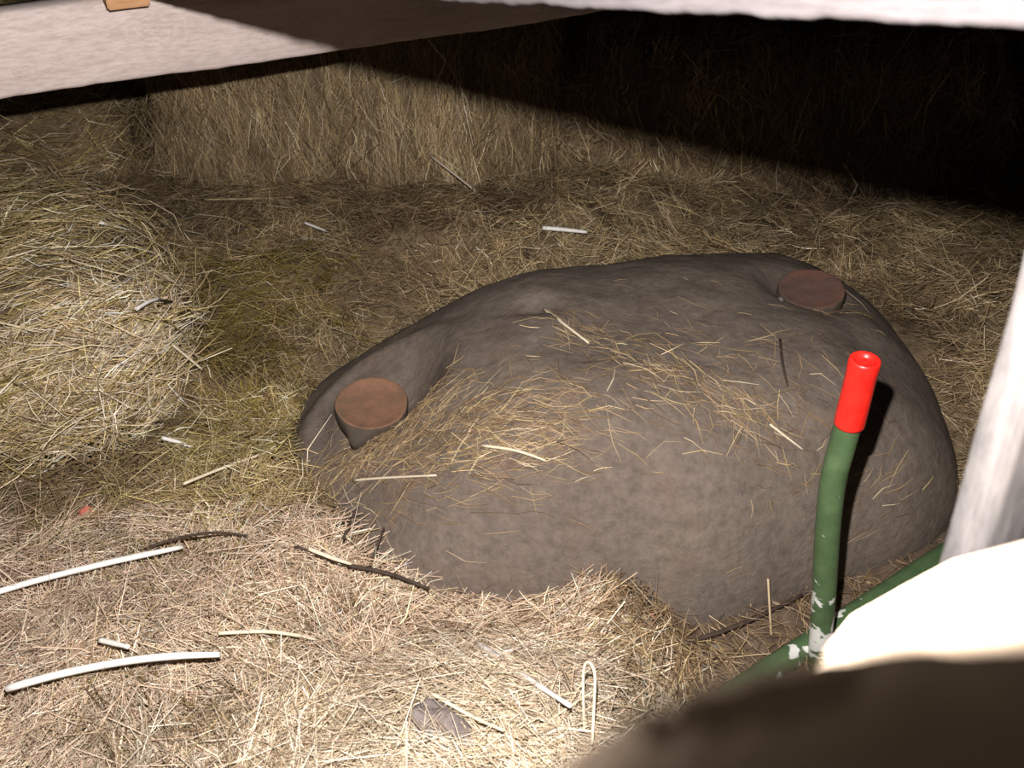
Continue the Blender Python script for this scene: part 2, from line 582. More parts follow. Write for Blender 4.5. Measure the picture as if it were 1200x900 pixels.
# ------------------------------------------------------------------ boulder
NT, NR = 240, 64
th = np.linspace(-np.pi, np.pi, NT, endpoint=False)
us = np.sin(np.linspace(0.02, 1, NR) * np.pi / 2)
Rt = (b_R(th) + b_R(th + .06) + b_R(th - .06)) / 3
rows = []
for u in us:
    x = BCX + Rt * u * np.cos(th); y = BCY + Rt * u * np.sin(th)
    rows.append(np.stack([x, y, b_z(x, y, np.full(NT, u))], -1))
for k, (sc, dz) in enumerate([(1.0, -.02), (.985, -.045), (.95, -.07), (.88, -.09)]):
    x = BCX + Rt * sc * np.cos(th); y = BCY + Rt * sc * np.sin(th)
    z = np.full(NT, BZ + dz) + .01 * fbm(x * 9, y * 9, 33, 3)
    rows.append(np.stack([x, y, z], -1))
Vb = np.array(rows).reshape(-1, 3)
nb = len(Vb)
top = np.array([[BCX, BCY, float(b_z(np.array([BCX]), np.array([BCY]))[0])]])
bot = np.array([[BCX, BCY, BZ - .09]])
Vb = np.vstack([Vb, top, bot])
b_org = Vector((BCX, BCY, 0))
meb = bpy.data.meshes.new('boulder')
fb = grid_faces(len(rows), NT, True).tolist()
fb += [(nb, (j + 1) % NT, j) for j in range(NT)]
l0 = (len(rows) - 1) * NT
fb += [(nb + 1, l0 + j, l0 + (j + 1) % NT) for j in range(NT)]
meb.from_pydata((Vb - np.array(b_org)).tolist(), [], [tuple(f) for f in fb])
bm = bmesh.new(); bm.from_mesh(meb); bmesh.ops.recalc_face_normals(bm, faces=bm.faces[:]); bm.to_mesh(meb); bm.free()
meb.materials.append(M_boulder)
meb.polygons.foreach_set('use_smooth', [True] * len(meb.polygons))
boulder = link('boulder', meb); boulder.location = b_org
tag(boulder, 'large smooth grey-brown boulder lying half sunk in the hay', 'boulder')


# ------------------------------------------------------------------ bales
def bale_body(size, p=5.0, n=44, seed=3, lump=.02):
    """rounded block standing on z=0, local coordinates"""
    V = []; Fs = []
    off = 0
    g = np.linspace(-1, 1, n)
    A, B = np.meshgrid(g, g)
    for ax in range(3):
        for sg in (-1, 1):
            P = np.zeros((n, n, 3))
            P[..., ax] = sg; P[..., (ax + 1) % 3] = A if sg > 0 else -A; P[..., (ax + 2) % 3] = B
            V.append(P.reshape(-1, 3)); Fs.append(grid_faces(n, n) + off); off += n * n
    V = np.vstack(V); Fs = np.vstack(Fs)
    nrm = (np.abs(V) ** p).sum(1) ** (1 / p)
    V = V / nrm[:, None]
    d = fbm(V[:, 0] * 3 + V[:, 2] * 2.1, V[:, 1] * 3 - V[:, 2] * 1.7, seed, 4)
    V = V * (1 + (lump * 3 * d)[:, None])
    V = V * (np.array(size) / 2)
    V[:, 2] += size[2] / 2
    V[:, 2] = np.maximum(V[:, 2], 0.0)
    return V, Fs


def sample_surface(V, Fs, n, w=None):
    a, b, c, d = (V[Fs[:, i]] for i in range(4))
    N = np.cross(c - a, d - b); ar = np.linalg.norm(N, axis=1)
    wt = ar.copy()
    N = N / (ar[:, None] + 1e-12)
    if w is not None: wt = wt * w((a + c) / 2, N)
    wt /= wt.sum()
    i = rng.choice(len(Fs), n, p=wt)
    s = rng.random((n, 1)); t = rng.random((n, 1))
    P = (a[i] * (1 - s) + b[i] * s) * (1 - t) + (d[i] * (1 - s) + c[i] * s) * t
    return P, N[i]


def make_bale(label, loc, yaw, size, nstr, pal, flow, spread, seed, p=5.0, lump=.02, wmm=(1.2, 3.0), lcm=(5, 16), pal2=None, frac2=0.0, lit_fray=None):
    root = empty('hay_bale', loc); root.rotation_euler = (0, 0, yaw)
    tag(root, label, 'hay bale', None)
    V, Fs = bale_body(size, p, seed=seed, lump=lump)
    # faces outward?
    core = link('packed_hay', mesh_np('packed_hay', V, Fs, 4, M_hay_core), root)
    TK = 10
    ntf = nstr // TK
    nstr = ntf * TK
    P, N = sample_surface(V, Fs, ntf, lambda C, N: ((N[:, 2] > -0.5) & (C[:, 2] > .01)) * (1.0 + 1.2 * (N[:, 1] < -.3)))
    cen = np.array([0, 0, size[2] / 2])
    flip = ((P - cen) * N).sum(1) < 0
    N[flip] *= -1
    D = np.array([flow(pp, nn) for pp, nn in zip(P, N)])
    D = D + rng.normal(0, spread, D.shape)
    tl = rng.normal(0.05, .14, (ntf, 1))
    shade = rng.uniform(.62, 1.3, (ntf, 1)) * (1 + .5 * fbm(P[:, 0] * 7 + P[:, 2] * 5, P[:, 1] * 7 - P[:, 2] * 6, seed + 40, 3))[:, None]
    tuft_pal = rng.random(ntf) < frac2
    P = np.repeat(P, TK, 0); N = np.repeat(N, TK, 0); D = np.repeat(D, TK, 0); tl = np.repeat(tl, TK, 0); shade = np.repeat(shade, TK, 0)
    D = D + rng.normal(0, .16, D.shape)
    J = rng.normal(0, 1, P.shape); J -= N * (J * N).sum(1, keepdims=True)
    P = P + J * .010 + D * rng.normal(0, .018, (nstr, 1))
    D = D - N * (D * N).sum(1, keepdims=True)
    D /= np.linalg.norm(D, axis=1, keepdims=True) + 1e-9
    D = D + N * (tl + rng.normal(0, .10, (nstr, 1)))
    ln = rng.uniform(lcm[0], lcm[1], nstr) * .01 * rng.choice([1, .6, .4], nstr, p=[.45, .35, .2])
    wd = rng.uniform(wmm[0], wmm[1], nstr) * .001
    P = P + N * (rng.uniform(-.004, .012, (nstr, 1)))
    t = pick_tint(nstr, pal)
    if pal2:
        k = np.repeat(tuft_pal, TK)
        t[k] = pick_tint(int(k.sum()), pal2)
    if lit_fray is not None:
        k = rng.random(nstr) < .5 * np.exp(-(np.hypot(P[:, 0] - lit_fray[0], P[:, 1] - lit_fray[1]) / lit_fray[2]) ** 2)
        t[k] = pick_tint(int(k.sum()), 'pale') * 1.1  # frayed corner straw tinted pale: brightness from facing the flash, put into colour
    t = np.clip(t * shade, 0, .85)
    k = rng.random(nstr) < .012
    t[k] = pick_tint(int(k.sum()), 'pale'); wd[k] *= 1.5
    st = link('loose_straw', strands_mesh('loose_straw', P, D, N, ln, wd, t), root, 'stuff')
    return root, core, V, Fs


bales = []
# back bale: stems hang down its cut face
def flow_hang(p, n):
    return np.array([0.05, 0, -1.0]) if n[2] < .6 else np.array([.3, 1.0, 0])
def flow_side(p, n):
    return np.array([1.0, 0.25, 0.05])
def flow_any(p, n):
    a = rng.uniform(0, 6.28)
    return np.array([math.cos(a), math.sin(a), rng.normal(0, .6)])

c = Pz(410, 225, .02)
bales.append(make_bale('wide tan hay bale at the back, stems hanging down its face under the pale beam',
                       (-.34, c.y + .26, 0), math.radians(-2), (.88, .52, .40), 20000, 'tan', flow_hang, .28, 3, 7.0, .02, (1.0, 2.6), (6, 20), 'brown', .3))
c2 = Pz(830, 255, .02)
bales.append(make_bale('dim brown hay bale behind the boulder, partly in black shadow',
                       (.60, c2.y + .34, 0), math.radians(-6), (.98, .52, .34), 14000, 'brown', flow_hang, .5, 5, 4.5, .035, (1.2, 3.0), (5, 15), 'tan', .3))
bales.append(make_bale('olive-yellow hay bale at the left edge with a frayed corner coloured paler as if flash-lit',
                       (-.965, 1.27, 0), math.radians(25), (.84, .70, .29), 28000, 'olive', flow_side, .55, 9, 3.0, .045, (0.9, 2.4), (4, 11), 'tan', .5, (.36, -.22, .2)))
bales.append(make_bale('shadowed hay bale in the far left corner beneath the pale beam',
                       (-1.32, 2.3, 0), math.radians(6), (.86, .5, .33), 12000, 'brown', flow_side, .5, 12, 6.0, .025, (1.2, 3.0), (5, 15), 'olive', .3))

# ------------------------------------------------------------------ hay bed (base heap and strands)
BALE_BOX = [(b[0].location.x, b[0].location.y, b[0].rotation_euler.z, .5 * max(abs(b[2][:, 0])) * 2, max(abs(b[2][:, 1]))) for b in bales]


def in_bale(x, y, shrink=.92):
    m = np.zeros(len(x), bool)
    for cx, cy, yw, hx, hy in BALE_BOX:
        dx = x - cx; dy = y - cy
        lx = dx * math.cos(yw) + dy * math.sin(yw); ly = -dx * math.sin(yw) + dy * math.cos(yw)
        m |= (np.abs(lx) < hx * shrink) & (np.abs(ly) < hy * shrink)
    return m


def bed_base():
    nx, ny = 220, 220
    X, Y = np.meshgrid(np.linspace(-1.96, 1.96, nx), np.linspace(0.25, 3.38, ny))
    Z = h_bed(X, Y) - .012
    V = np.stack([X, Y, Z], -1).reshape(-1, 3); Fq = grid_faces(ny, nx)
    c = V[Fq].mean(1)
    keep = (b_u(c[:, 0], c[:, 1]) > .9) & ~in_bale(c[:, 0], c[:, 1], .8)
    Fq = Fq[keep]
    used, inv = np.unique(Fq, return_inverse=True)
    return V[used], inv.reshape(-1, 4)


bedV, bedF = bed_base()
bed = link('hay_bedding', mesh_np('hay_bedding', bedV, bedF, 4, M_hay_core), None, 'stuff')
tag(bed, 'loose tan hay and straw spread over the floor around the boulder', 'hay')

def bed_strands(n):
    # density falls off with the distance from the viewer
    TK = 9
    n = n // TK
    k = n * 3
    ang = rng.uniform(math.radians(25), math.radians(155), k)
    r = np.exp(rng.uniform(math.log(.50), math.log(3.2), k))
    x = r * np.cos(ang); y = r * np.sin(ang)
    ok = (np.abs(x) < 1.86) & (y > .3) & (y < 3.3)
    ok &= ~in_bale(x, y)
    ok &= b_u(x, y) > 0.985
    ok &= rng.random(k) > dirt_mask(x, y) * 0.80
    x, y = x[ok][:n], y[ok][:n]
    n = len(x)
    e = .004
    z = h_bed(x, y)
    N = np.stack([-(h_bed(x + e, y) - z) / e, -(h_bed(x, y + e) - z) / e, np.ones(n)], -1)
    N /= np.linalg.norm(N, axis=1, keepdims=True)
    # local flow from noise; straws lie in small tufts that share direction, lift and shade
    fa = 2 * np.pi * vnoise(x * 3.2, y * 3.2, 70) * 1.2 + rng.normal(0, .6, n)
    fl_ = rng.normal(.04, .2, n) + .32 * ((y < .98) & (x < .05)) * rng.random(n)
    shade = np.where((y < .98) & (x < .1), rng.uniform(.78, 1.3, n), rng.uniform(.6, 1.3, n)) * (1 + .55 * fbm(x * 9, y * 9, 44, 3))
    tid = rng.random(n)
    def spread_(a): return np.repeat(a, TK, 0)
    x, y, z, N, fa, fl_, shade, tid = (spread_(a) for a in (x, y, z, N, fa, fl_, shade, tid))
    n = len(x)
    fa = fa + rng.normal(0, .32, n)
    loose = rng.random(n) < .22
    fa[loose] = rng.uniform(0, 6.28, loose.sum())
    x = x + rng.normal(0, .013, n); y = y + rng.normal(0, .013, n)
    z = h_bed(x, y)
    T = np.stack([np.cos(fa), np.sin(fa), np.zeros(n)], -1)
    T = T - N * (T * N).sum(1, keepdims=True)
    T /= np.linalg.norm(T, axis=1, keepdims=True)
    T = T + N * (fl_ + rng.normal(0, .13, n))[:, None]
    dist = np.hypot(np.hypot(x, y), CAMZ - z)
    ln = rng.uniform(.03, .12, n) * rng.choice([1.1, .65, .38], n, p=[.25, .38, .37])
    wd = rng.uniform(.0006, .0018, n)
    pos = np.stack([x, y, z], -1) + N * rng.uniform(-.010, .016, (n, 1))
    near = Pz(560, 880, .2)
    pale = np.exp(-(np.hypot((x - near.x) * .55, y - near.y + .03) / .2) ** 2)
    left = (y < .95) & (x < .1)
    ol = np.clip(1.2 - np.hypot(x + .42, y - 1.15) / .3, 0, 1)
    trough = np.clip(1.25 - np.hypot((x + .50) / .22, (y - 1.45) / .30), 0, 1)
    dm = dirt_mask(x, y)
    pn = vnoise(x * 5, y * 5, 81) * .7 + .3 * tid
    t = pick_tint(n, 'tan')
    k = pn > .52; t[k] = pick_tint(int(k.sum()), 'brown')
    k = (pn < .85) & left; t[k] = pick_tint(int(k.sum()), 'pink')
    k = tid < ol * .6; t[k] = pick_tint(int(k.sum()), 'olive')
    k = tid < trough; t[k] = pick_tint(int(k.sum()), 'moss')
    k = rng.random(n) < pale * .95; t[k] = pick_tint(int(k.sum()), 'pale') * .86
    k = dm > .4; t[k] = pick_tint(int(k.sum()), 'brown')
    t = t * shade[:, None]
    k = rng.random(n) < .012; t[k] = pick_tint(int(k.sum()), 'pale') * 1.1; wd[k] *= 1.5
    t = np.clip(t, 0, .85)
    return strands_mesh('loose_straw', pos, T, N, ln, wd, t, .13)


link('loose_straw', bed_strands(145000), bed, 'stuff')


# ------------------------------------------------------------------ chaff on the boulder
def boulder_chaff():
    xs, ys, an, L = [], [], [], []
    def blob(px, py, sx, sy, n, a, sa, l=(.015, .06)):
        c = Pz(px, py, .22)
        for _ in range(8): c = Pz(px, py, .5 * c.z + .5 * float(b_z(np.array([c.x]), np.array([c.y]))[0]))
        x = c.x + rng.normal(0, sx, n); y = c.y + rng.normal(0, sy, n)
        xs.append(x); ys.append(y); an.append(rng.normal(a, sa, n)); L.append(rng.uniform(l[0], l[1], n))
    blob(470, 500, .055, .030, 450, .1, .7)
    blob(560, 505, .075, .028, 550, -.1, .5)
    blob(620, 520, .05, .022, 225, -.1, .5)
    blob(430, 535, .05, .02, 175, .2, .6)
    for t in np.linspace(0, 1, 14):
        blob(655 + t * 265, 375 + t * 130, .020, .022, 22, -.75, .5)
    blob(800, 460, .13, .05, 210, -.5, .7)
    blob(880, 400, .06, .05, 60, -.4, .8)
    blob(640, 420, .25, .12, 110, 0, 1.2, (.01, .035))
    blob(980, 365, .03, .02, 30, .1, .8)
    blob(1010, 600, .05, .03, 100, .8, .5, (.02, .06))
    x = np.concatenate(xs); y = np.concatenate(ys); a = np.concatenate(an); l = np.concatenate(L)
    ok = (b_u(x, y) < .97)
    for D, r in ((DL, .055), (DR, .05)):
        ok &= np.hypot(x - D.x, y - D.y) > r
    x, y, a, l = x[ok], y[ok], a[ok], l[ok]
    n = len(x); e = .004
    z = b_z(x, y)
    N = np.stack([-(b_z(x + e, y) - z) / e, -(b_z(x, y + e) - z) / e, np.ones(n)], -1)
    N /= np.linalg.norm(N, axis=1, keepdims=True)
    T = np.stack([np.cos(a), np.sin(a), np.zeros(n)], -1)
    T = T - N * (T * N).sum(1, keepdims=True); T /= np.linalg.norm(T, axis=1, keepdims=True)
    T = T + N * rng.normal(0, .05, (n, 1))
    pos = np.stack([x, y, z], -1) + N * .0018
    t = pick_tint(n, 'tan'); k = rng.random(n) < .75; t[k] = pick_tint(int(k.sum()), 'brown')
    return strands_mesh('chaff', pos, T, N, l, rng.uniform(.0006, .0016, n), t, .08)


ch = link('chaff', boulder_chaff(), None, 'stuff')
tag(ch, 'thin scatter of straw chaff across the top of the boulder', 'straw')

# ------------------------------------------------------------------ ray casting onto what has been built
allV = [bedV, Vb]; allF = [bedF.tolist(), [list(f) for f in fb]]
for root, core, V, Fs in bales:
    Mw = Matrix.Translation(root.location) @ Matrix.Rotation(root.rotation_euler.z, 4, 'Z')
    M4 = np.array(Mw)
    allV.append(V @ M4[:3, :3].T + M4[:3, 3]); allF.append(Fs.tolist())
off = 0; polys = []
for v, f in zip(allV, allF):
    polys += [[i + off for i in q] for q in f]; off += len(v)
BVH = BVHTree.FromPolygons(np.vstack(allV).tolist(), polys)
EYE = Vector((0, 0, CAMZ))


def hit(px, py, lift=0.0):
    d = (W(px, py, 1) - EYE).normalized()
    p, n, i, t = BVH.ray_cast(EYE, d)
    if p is None: p = Pz(px, py, .05)
    return p - d * lift


# ------------------------------------------------------------------ discs on the boulder
def make_disc(name, label, px, py, rx, thick, tilt, mat, rim_mat, bulge, seed, rimh):
    """thick round slab: a dished face and a dark rim, with a lump on the rim at angle bulge[0]"""
    root = empty(name, hit(px, py)); root.rotation_euler = tilt
    tag(root, label, 'disc')
    n = 72
    ths = np.linspace(0, 2 * np.pi, n, endpoint=False)
    lobe = 1 + .05 * fbm(np.cos(ths) * 1.6 + 3, np.sin(ths) * 1.6, seed, 4)
    bl = np.exp(-(((ths - bulge[0] + np.pi) % (2 * np.pi) - np.pi) / bulge[1]) ** 2)

    def rings(prof, low):
        rows = []
        for (u, z) in prof:
            r = rx * u * lobe
            if low: r = r + rx * bulge[2] * bl * np.clip((thick * .93 - z) / (thick * .35), 0, 1)
            zz = z + .0013 * fbm(np.cos(ths) * u * 3 + 7, np.sin(ths) * u * 3 + 7, seed + 4, 3)
            rows.append(np.stack([r * np.cos(ths), r * np.sin(ths), zz], -1))
        return np.array(rows).reshape(-1, 3), grid_faces(len(prof), n, True)

    t = thick
    for nm, prof, low, m in (('top_face', [(0.001, t - rimh), (.1, t - rimh), (.2, t - rimh), (.3, t - rimh), (.4, t - rimh * .96), (.5, t - rimh * .92), (.6, t - rimh * .85), (.7, t - rimh * .7), (.82, t - rimh * .45), (.9, t - rimh * .1), (.945, t), (.975, t - .0006)], False, mat),
                             ('rim', [(.974, t - .0006), (.99, t - .0018), (1.0, t - .004), (1.005, t * .75), (1.0, t * .5), (.985, t * .2), (.96, -.004), (.001, -.004)], True, rim_mat)):
        V, Fq = rings(prof, low)
        me = mesh_np(nm, V, Fq, 4, m)
        bm = bmesh.new(); bm.from_mesh(me); bmesh.ops.recalc_face_normals(bm, faces=bm.faces[:])
        if nm == 'top_face' and sum(f.normal.z for f in bm.faces) < 0: bmesh.ops.reverse_faces(bm, faces=bm.faces[:])
        bm.to_mesh(me); bm.free()
        o = link(nm, me, root)
        if nm == 'rim': o['label'] = 'dark grey-brown rim'
    return root


M_rim = mat_disc('dark_rim', (0.075, 0.055, 0.042), (0.10, 0.07, 0.05), (0.055, 0.048, 0.036))
M_discL = mat_disc('rusty_brown', (0.20, 0.105, 0.065), (0.25, 0.125, 0.075), (0.13, 0.085, 0.055))
M_discR = mat_disc('dark_rusty_brown', (0.12, 0.066, 0.05), (0.165, 0.072, 0.045), (0.085, 0.058, 0.05))
make_disc('round_disc', 'reddish-brown thick round disc with a lump on its near rim, in straw on boulder\'s left',
          437, 487, .0500, .026, (math.radians(9), math.radians(2), 0), M_discL, M_rim, (-1.85, .26, .34), 5, .005)
make_disc('round_disc', 'dark rust-red round disc near the back edge of the boulder, behind the red cap',
          948, 354, .0480, .026, (math.radians(7), math.radians(-3), 0), M_discR, M_rim, (-1.7, .5, .03), 8, .002)

# ------------------------------------------------------------------ green pipe frame with red cap
PY = Pz(960, 775, .05).y             # the post stands upright at this distance


def on_post(px, py):
    return W(px, py, PY / (CP + SP * (450 - py) / F))


jb = on_post(961, 768)                 # joint of post and rail
pipe = empty('pipe_frame', jb)
tag(pipe, 'green painted pipe post with red end cap and chipped green rail beside the boulder', 'pipe')
R0 = .0130
pts = [on_post(*p) for p in ((959, 792), (962, 745), (966, 690), (970, 620), (976, 565), (986, 525), (993, 500), (996.5, 489))]
tube('post', pts, R0, M_green, 24, pipe, origin=on_post(964, 735))
ca, cb = on_post(995, 497), on_post(1014, 421)
axis = (cb - ca).normalized(); Lc = (cb - ca).length
prof = [(.0132, 0), (.0143, .0), (.0146, .002), (.0145, .3 * Lc), (.0143, Lc * .5), (.0143, Lc * .80), (.0145, Lc * .81), (.0145, Lc * .97), (.0138, Lc), (.0125, Lc + .0008), (.0092, Lc - .0005), (.0085, Lc - .003), (.0072, Lc - .004), (.003, Lc - .0035), (0.0001, Lc - .003)]
ths = np.linspace(0, 2 * np.pi, 32, endpoint=False)
Vc = np.array([np.stack([r * np.cos(ths), r * np.sin(ths), np.full(32, z)], -1) for r, z in prof]).reshape(-1, 3)
mec = mesh_np('end_cap', Vc, grid_faces(len(prof), 32, True), 4, M_red)
capo = link('end_cap', mec, pipe)
capo.rotation_mode = 'QUATERNION'; capo.rotation_quaternion = axis.to_track_quat('Z', 'Y')
capo.location = ca - pipe.location
capo['label'] = 'bright red plastic end cap with a hollow centre'
ra, rb_ = Pz(880, 800, .056), Pz(1150, 622, .056)
dr = (rb_ - ra)
tube('rail', [ra - dr * .6, ra, ra + dr * .33, ra + dr * .7, rb_, rb_ + dr * .5], .0145, M_green, 20, pipe, origin=ra + dr * .28)

# ------------------------------------------------------------------ timbers
z0 = .53
q0 = Pz(0, 119, z0); q1 = Pz(700, 17, z0)
dq = (q1 - q0).normalized()
s0 = (-1.995 - q0.x) / dq.x; s1 = (1.995 - q0.x) / dq.x
k1 = (Pz(205, 60, .60) - (q0 + dq * s0)).dot(dq); k2 = (Pz(30, 70, .59) - (q0 + dq * s0)).dot(dq); k3 = (Pz(330, 60, .57) - (q0 + dq * s0)).dot(dq)
M_beam = mat_wood('pale_sawn_wood', (0.27, 0.20, 0.17), (0.46, 0.375, 0.34), (0.60, 0.51, 0.48), 7, ((k1, .058, .075), (k2, .03, .04), (k3, .045, .03)))
beam = board('wooden_beam', q0 + dq * s0, q0 + dq * s1, .108, .05, M_beam, 220, .0015, wav=.004, seed=4, rounding=.007)
tag(beam, 'pale weathered wooden beam spanning the upper left, half in shadow', 'beam')

a0 = W(430, -2, .625); a1 = W(1200, 38, .285)
da = a1 - a0
plank = board('overhead_plank', a0 - da * 1.72, a1 + da * .42, .15, .03, M_board, 620, .0016, wav=.0008, seed=8, rounding=.003)
tag(plank, 'rough-edged pale plank close overhead along the top right of the frame', 'plank')

sb = Pz(152, 9, .641)
sh = link('wood_block', box_mesh('wood_block', -.026, .026, -.0, .045, 0, .035, M_shim, .002))
sh.location = (sb.x, sb.y, .640); sh.rotation_euler = (0, 0, math.atan2(dq.y, dq.x))
tag(sh, 'small orange-brown wood block sitting on top of the pale beam', 'block')

# upright post on the right
pb = W(1117, 660, .36)
pp = link('wooden_post', None) if False else None
def post_mesh():
    nz = 90
    h = .905
    zs = np.linspace(0, h, nz)
    w, d, r = .11, .014, .003
    prof = [(0, d), (0, d * .5), (0, r), (r * .3, r * .3), (r, 0), (w * .25, 0), (w * .5, .001), (w * .75, 0), (w - r, 0), (w, r), (w, d)]
    nc = len(prof)
    V = np.zeros((nz, nc, 3))
    for j, (x, y) in enumerate(prof):
        V[:, j, 2] = zs
        V[:, j, 0] = x + .0045 + .0012 * np.clip((.79 - zs) / .07, 0, 2) ** 2 + .003 * fbm(zs * 9, np.full(nz, j * .4), 61, 4)
        V[:, j, 1] = y + .003 * fbm(zs * 9, np.full(nz, j * .4), 62, 4)
    V = V.reshape(-1, 3)
    fs = [tuple(f) for f in grid_faces(nz, nc, True).tolist()]
    fs.append(tuple(range(nc))[::-1]); fs.append(tuple((nz - 1) * nc + j for j in range(nc)))
    # local x is the grain axis: build lying along x, stand it up by rotation
    V2 = np.stack([V[:, 2], V[:, 0], V[:, 1]], -1)
    me = bpy.data.meshes.new('wooden_post'); me.from_pydata(V2.tolist(), [], fs)
    bm = bmesh.new(); bm.from_mesh(me); bmesh.ops.recalc_face_normals(bm, faces=bm.faces[:]); bm.to_mesh(me); bm.free()
    me.polygons.foreach_set('use_smooth', [True] * len(me.polygons))
    me.materials.append(M_post)
    return me


post = link('wooden_post', post_mesh())
# local x -> world z, local y -> world x, local z -> world y
yaw = math.radians(31)
Rz = Matrix.Rotation(yaw, 4, 'Z')
lean = Matrix.Rotation(math.radians(-3.2), 4, 'Y')
post.matrix_world = Matrix.Translation((pb.x, pb.y - .012, pb.z)) @ lean @ Matrix.Translation((0, 0, -pb.z)) @ Rz @ Matrix(((0, 1, 0, 0), (0, 0, 1, 0), (1, 0, 0, 0), (0, 0, 0, 1)))
tag(post, 'whitish weathered upright wooden post at the right edge of the frame', 'post')

# gnarled timber right under the lens
def timber():
    f_px = [(560, 995), (640, 938), (700, 901), (765, 862), (830, 831), (900, 811), (960, 801), (1080, 790), (1200, 786), (1330, 780), (1480, 776)]
    g = [(600, 1010, .12), (680, 960, .12), (740, 910, .12), (810, 865, .115), (880, 825, .10), (935, 797, .090), (968, 768, .095), (1000, 724, .14), (1062, 686, .21), (1116, 655, .30), (1320, 600, .31)]
    nf = 61
    s = np.linspace(0, len(f_px) - 1, nf)
    idx = np.arange(len(f_px))
    fx = np.interp(s, idx, [p[0] for p in f_px]); fy = np.interp(s, idx, [p[1] for p in f_px])
    gx = np.interp(s, idx, [p[0] for p in g]); gy = np.interp(s, idx, [p[1] for p in g]); gd = np.interp(s, idx, [p[2] for p in g])
    rows = [[] for _ in range(11)]
    for i in range(nf):
        Fp = W(fx[i], fy[i], .057); Gp = W(gx[i], gy[i], gd[i])
        low = W(fx[i], max(fy[i] + 130, 1010), .055)
        glow = Gp + Vector((0, 0, -.035))
        n1 = .0006 * float(fbm(np.array([i * .35]), np.array([0.]), 91, 3)[0])
        rows[0].append(low); rows[1].append((low + Fp) / 2 + Vector((0, -.001, 0)))
        rows[2].append(Fp - Vector((0, 0, .0016)) + Vector((0, -.0004, n1)))
        rows[3].append(Fp + Vector((0, .0016, .0002 + n1)))
        for r_, t_ in ((4, .02), (5, .06), (6, .16), (7, .42), (8, .85)):
            rows[r_].append(Fp.lerp(Gp, t_) + Vector((0, 0, .0004 + n1 * (1 + t_))))
        rows[9].append(Gp); rows[10].append(glow)
    V = [v for r in rows for v in r]
    fs = [tuple(f) for f in grid_faces(11, nf).tolist()]
    # close below and the ends
    for i in range(nf - 1): fs.append((10 * nf + i, 10 * nf + i + 1, i + 1, i))
    fs.append(tuple(r * nf for r in range(11))); fs.append(tuple(r * nf + nf - 1 for r in range(10, -1, -1)))
    o0 = V[nf * 3 + nf // 2].copy()
    me = bpy.data.meshes.new('near_timber'); me.from_pydata([(v - o0)[:] for v in V], [], fs)
    bm = bmesh.new(); bm.from_mesh(me); bmesh.ops.recalc_face_normals(bm, faces=bm.faces[:]); bm.to_mesh(me); bm.free()
    me.polygons.foreach_set('use_smooth', [True] * len(me.polygons))
    me.materials.append(M_log)
    o = link('near_timber', me); o.location = o0
    return o


tim = timber()
tag(tim, 'blurred dark brown timber close in front at bottom right, its top glaring white', 'timber')

# ------------------------------------------------------------------ single stalks, twigs and scraps
STALK = {}
def stalk_mat(name, c):
    if name not in STALK:
        STALK[name] = mat_plain(name, [(0.3, tuple(v * .8 for v in c)), (0.7, c)], 60, .5, .15, .001, (1, 1, 1), .4)
    return STALK[name]
M_white = stalk_mat('white_straw', (0.80, 0.77, 0.72))
M_pale = stalk_mat('pale_straw', (0.70, 0.60, 0.44))
M_tan = stalk_mat('tan_straw', (0.52, 0.40, 0.24))


def stalk(label, pix, rad, mat, name='straw_stalk', cat='straw', lift=.054, seg=7, sag=0.0):
    # a stiff straw bridges the hollows of the hay: straight in depth, resting on the highest spots
    ax = Vector((0, CP, -SP))
    dense = []
    for (x0, y0), (x1, y1) in zip(pix[:-1], pix[1:]):
        dense += [(x0 + (x1 - x0) * t / 4, y0 + (y1 - y0) * t / 4) for t in range(4)]
    dense.append(pix[-1])
    D = np.array([(hit(px, py) - EYE).dot(ax) for px, py in dense])
    T = np.linspace(0, 1, len(D))
    if lift > .01:
        k, c0 = np.polyfit(T, D, 1)
        L = k * T + c0
        off_ = max(0.0, float(np.percentile(L - D, 80)))
        L = L - off_ - lift
    else:
        L = D - lift
    P = [W(px, py, float(np.interp(i / (len(pix) - 1), T, L))) for i, (px, py) in enumerate(pix)]
    n = len(P)
    r = [rad] * n; r[-1] = rad * .7
    o = tube(name, P, r, mat, seg, sub=4)
    return tag(o, label, cat)


stalk('long white straw stalk slanting in from the left edge, the upper of two', [(-40, 705), (40, 681), (120, 661), (170, 650), (214, 641)], .0038, M_white)
stalk('long white straw stalk lying in the pinkish hay at lower left, the lower of two', [(8, 807), (70, 790), (140, 776), (200, 769), (258, 767)], .0040, M_white)
stalk('thin curved pale stalk lying just right of the lower white stalk', [(256, 742), (310, 740), (345, 744), (372, 750)], .0021, M_pale)
stalk('short white straw chip above the lower white stalk', [(117, 750), (134, 754), (150, 758)], .0030, M_white)
stalk('bright white straw pointing down right on the near hay hump', [(558, 752), (590, 774), (620, 796), (668, 827)], .0030, M_white, lift=.075)
stalk('thin pale straw below and left of the bright white one on the near hump', [(505, 812), (550, 838), (590, 856)], .0018, M_pale)
stalk('small white straw chip on the lower front of the left bale', [(190, 513), (208, 518), (225, 524)], .0030, M_white)
stalk('pale straw slanting down off the right corner of the left bale', [(202, 404), (218, 417), (237, 433)], .0022, M_pale, lift=.07)
stalk('white broken straw end at the frayed corner of the left bale', [(160, 362), (175, 353), (187, 350)], .0028, M_white)
stalk('dark twig beside the white broken straw end at the left bale corner', [(186, 352), (202, 354), (220, 358)], .0022, M_twig, 'twig', 'twig')
stalk('tan straw stalk pointing up right between left bale and boulder', [(215, 567), (262, 548), (316, 529)], .0022, M_pale)
stalk('pale straw lying on top of the left bale near its far edge', [(118, 261), (138, 266), (158, 272)], .0026, M_white, lift=.065)
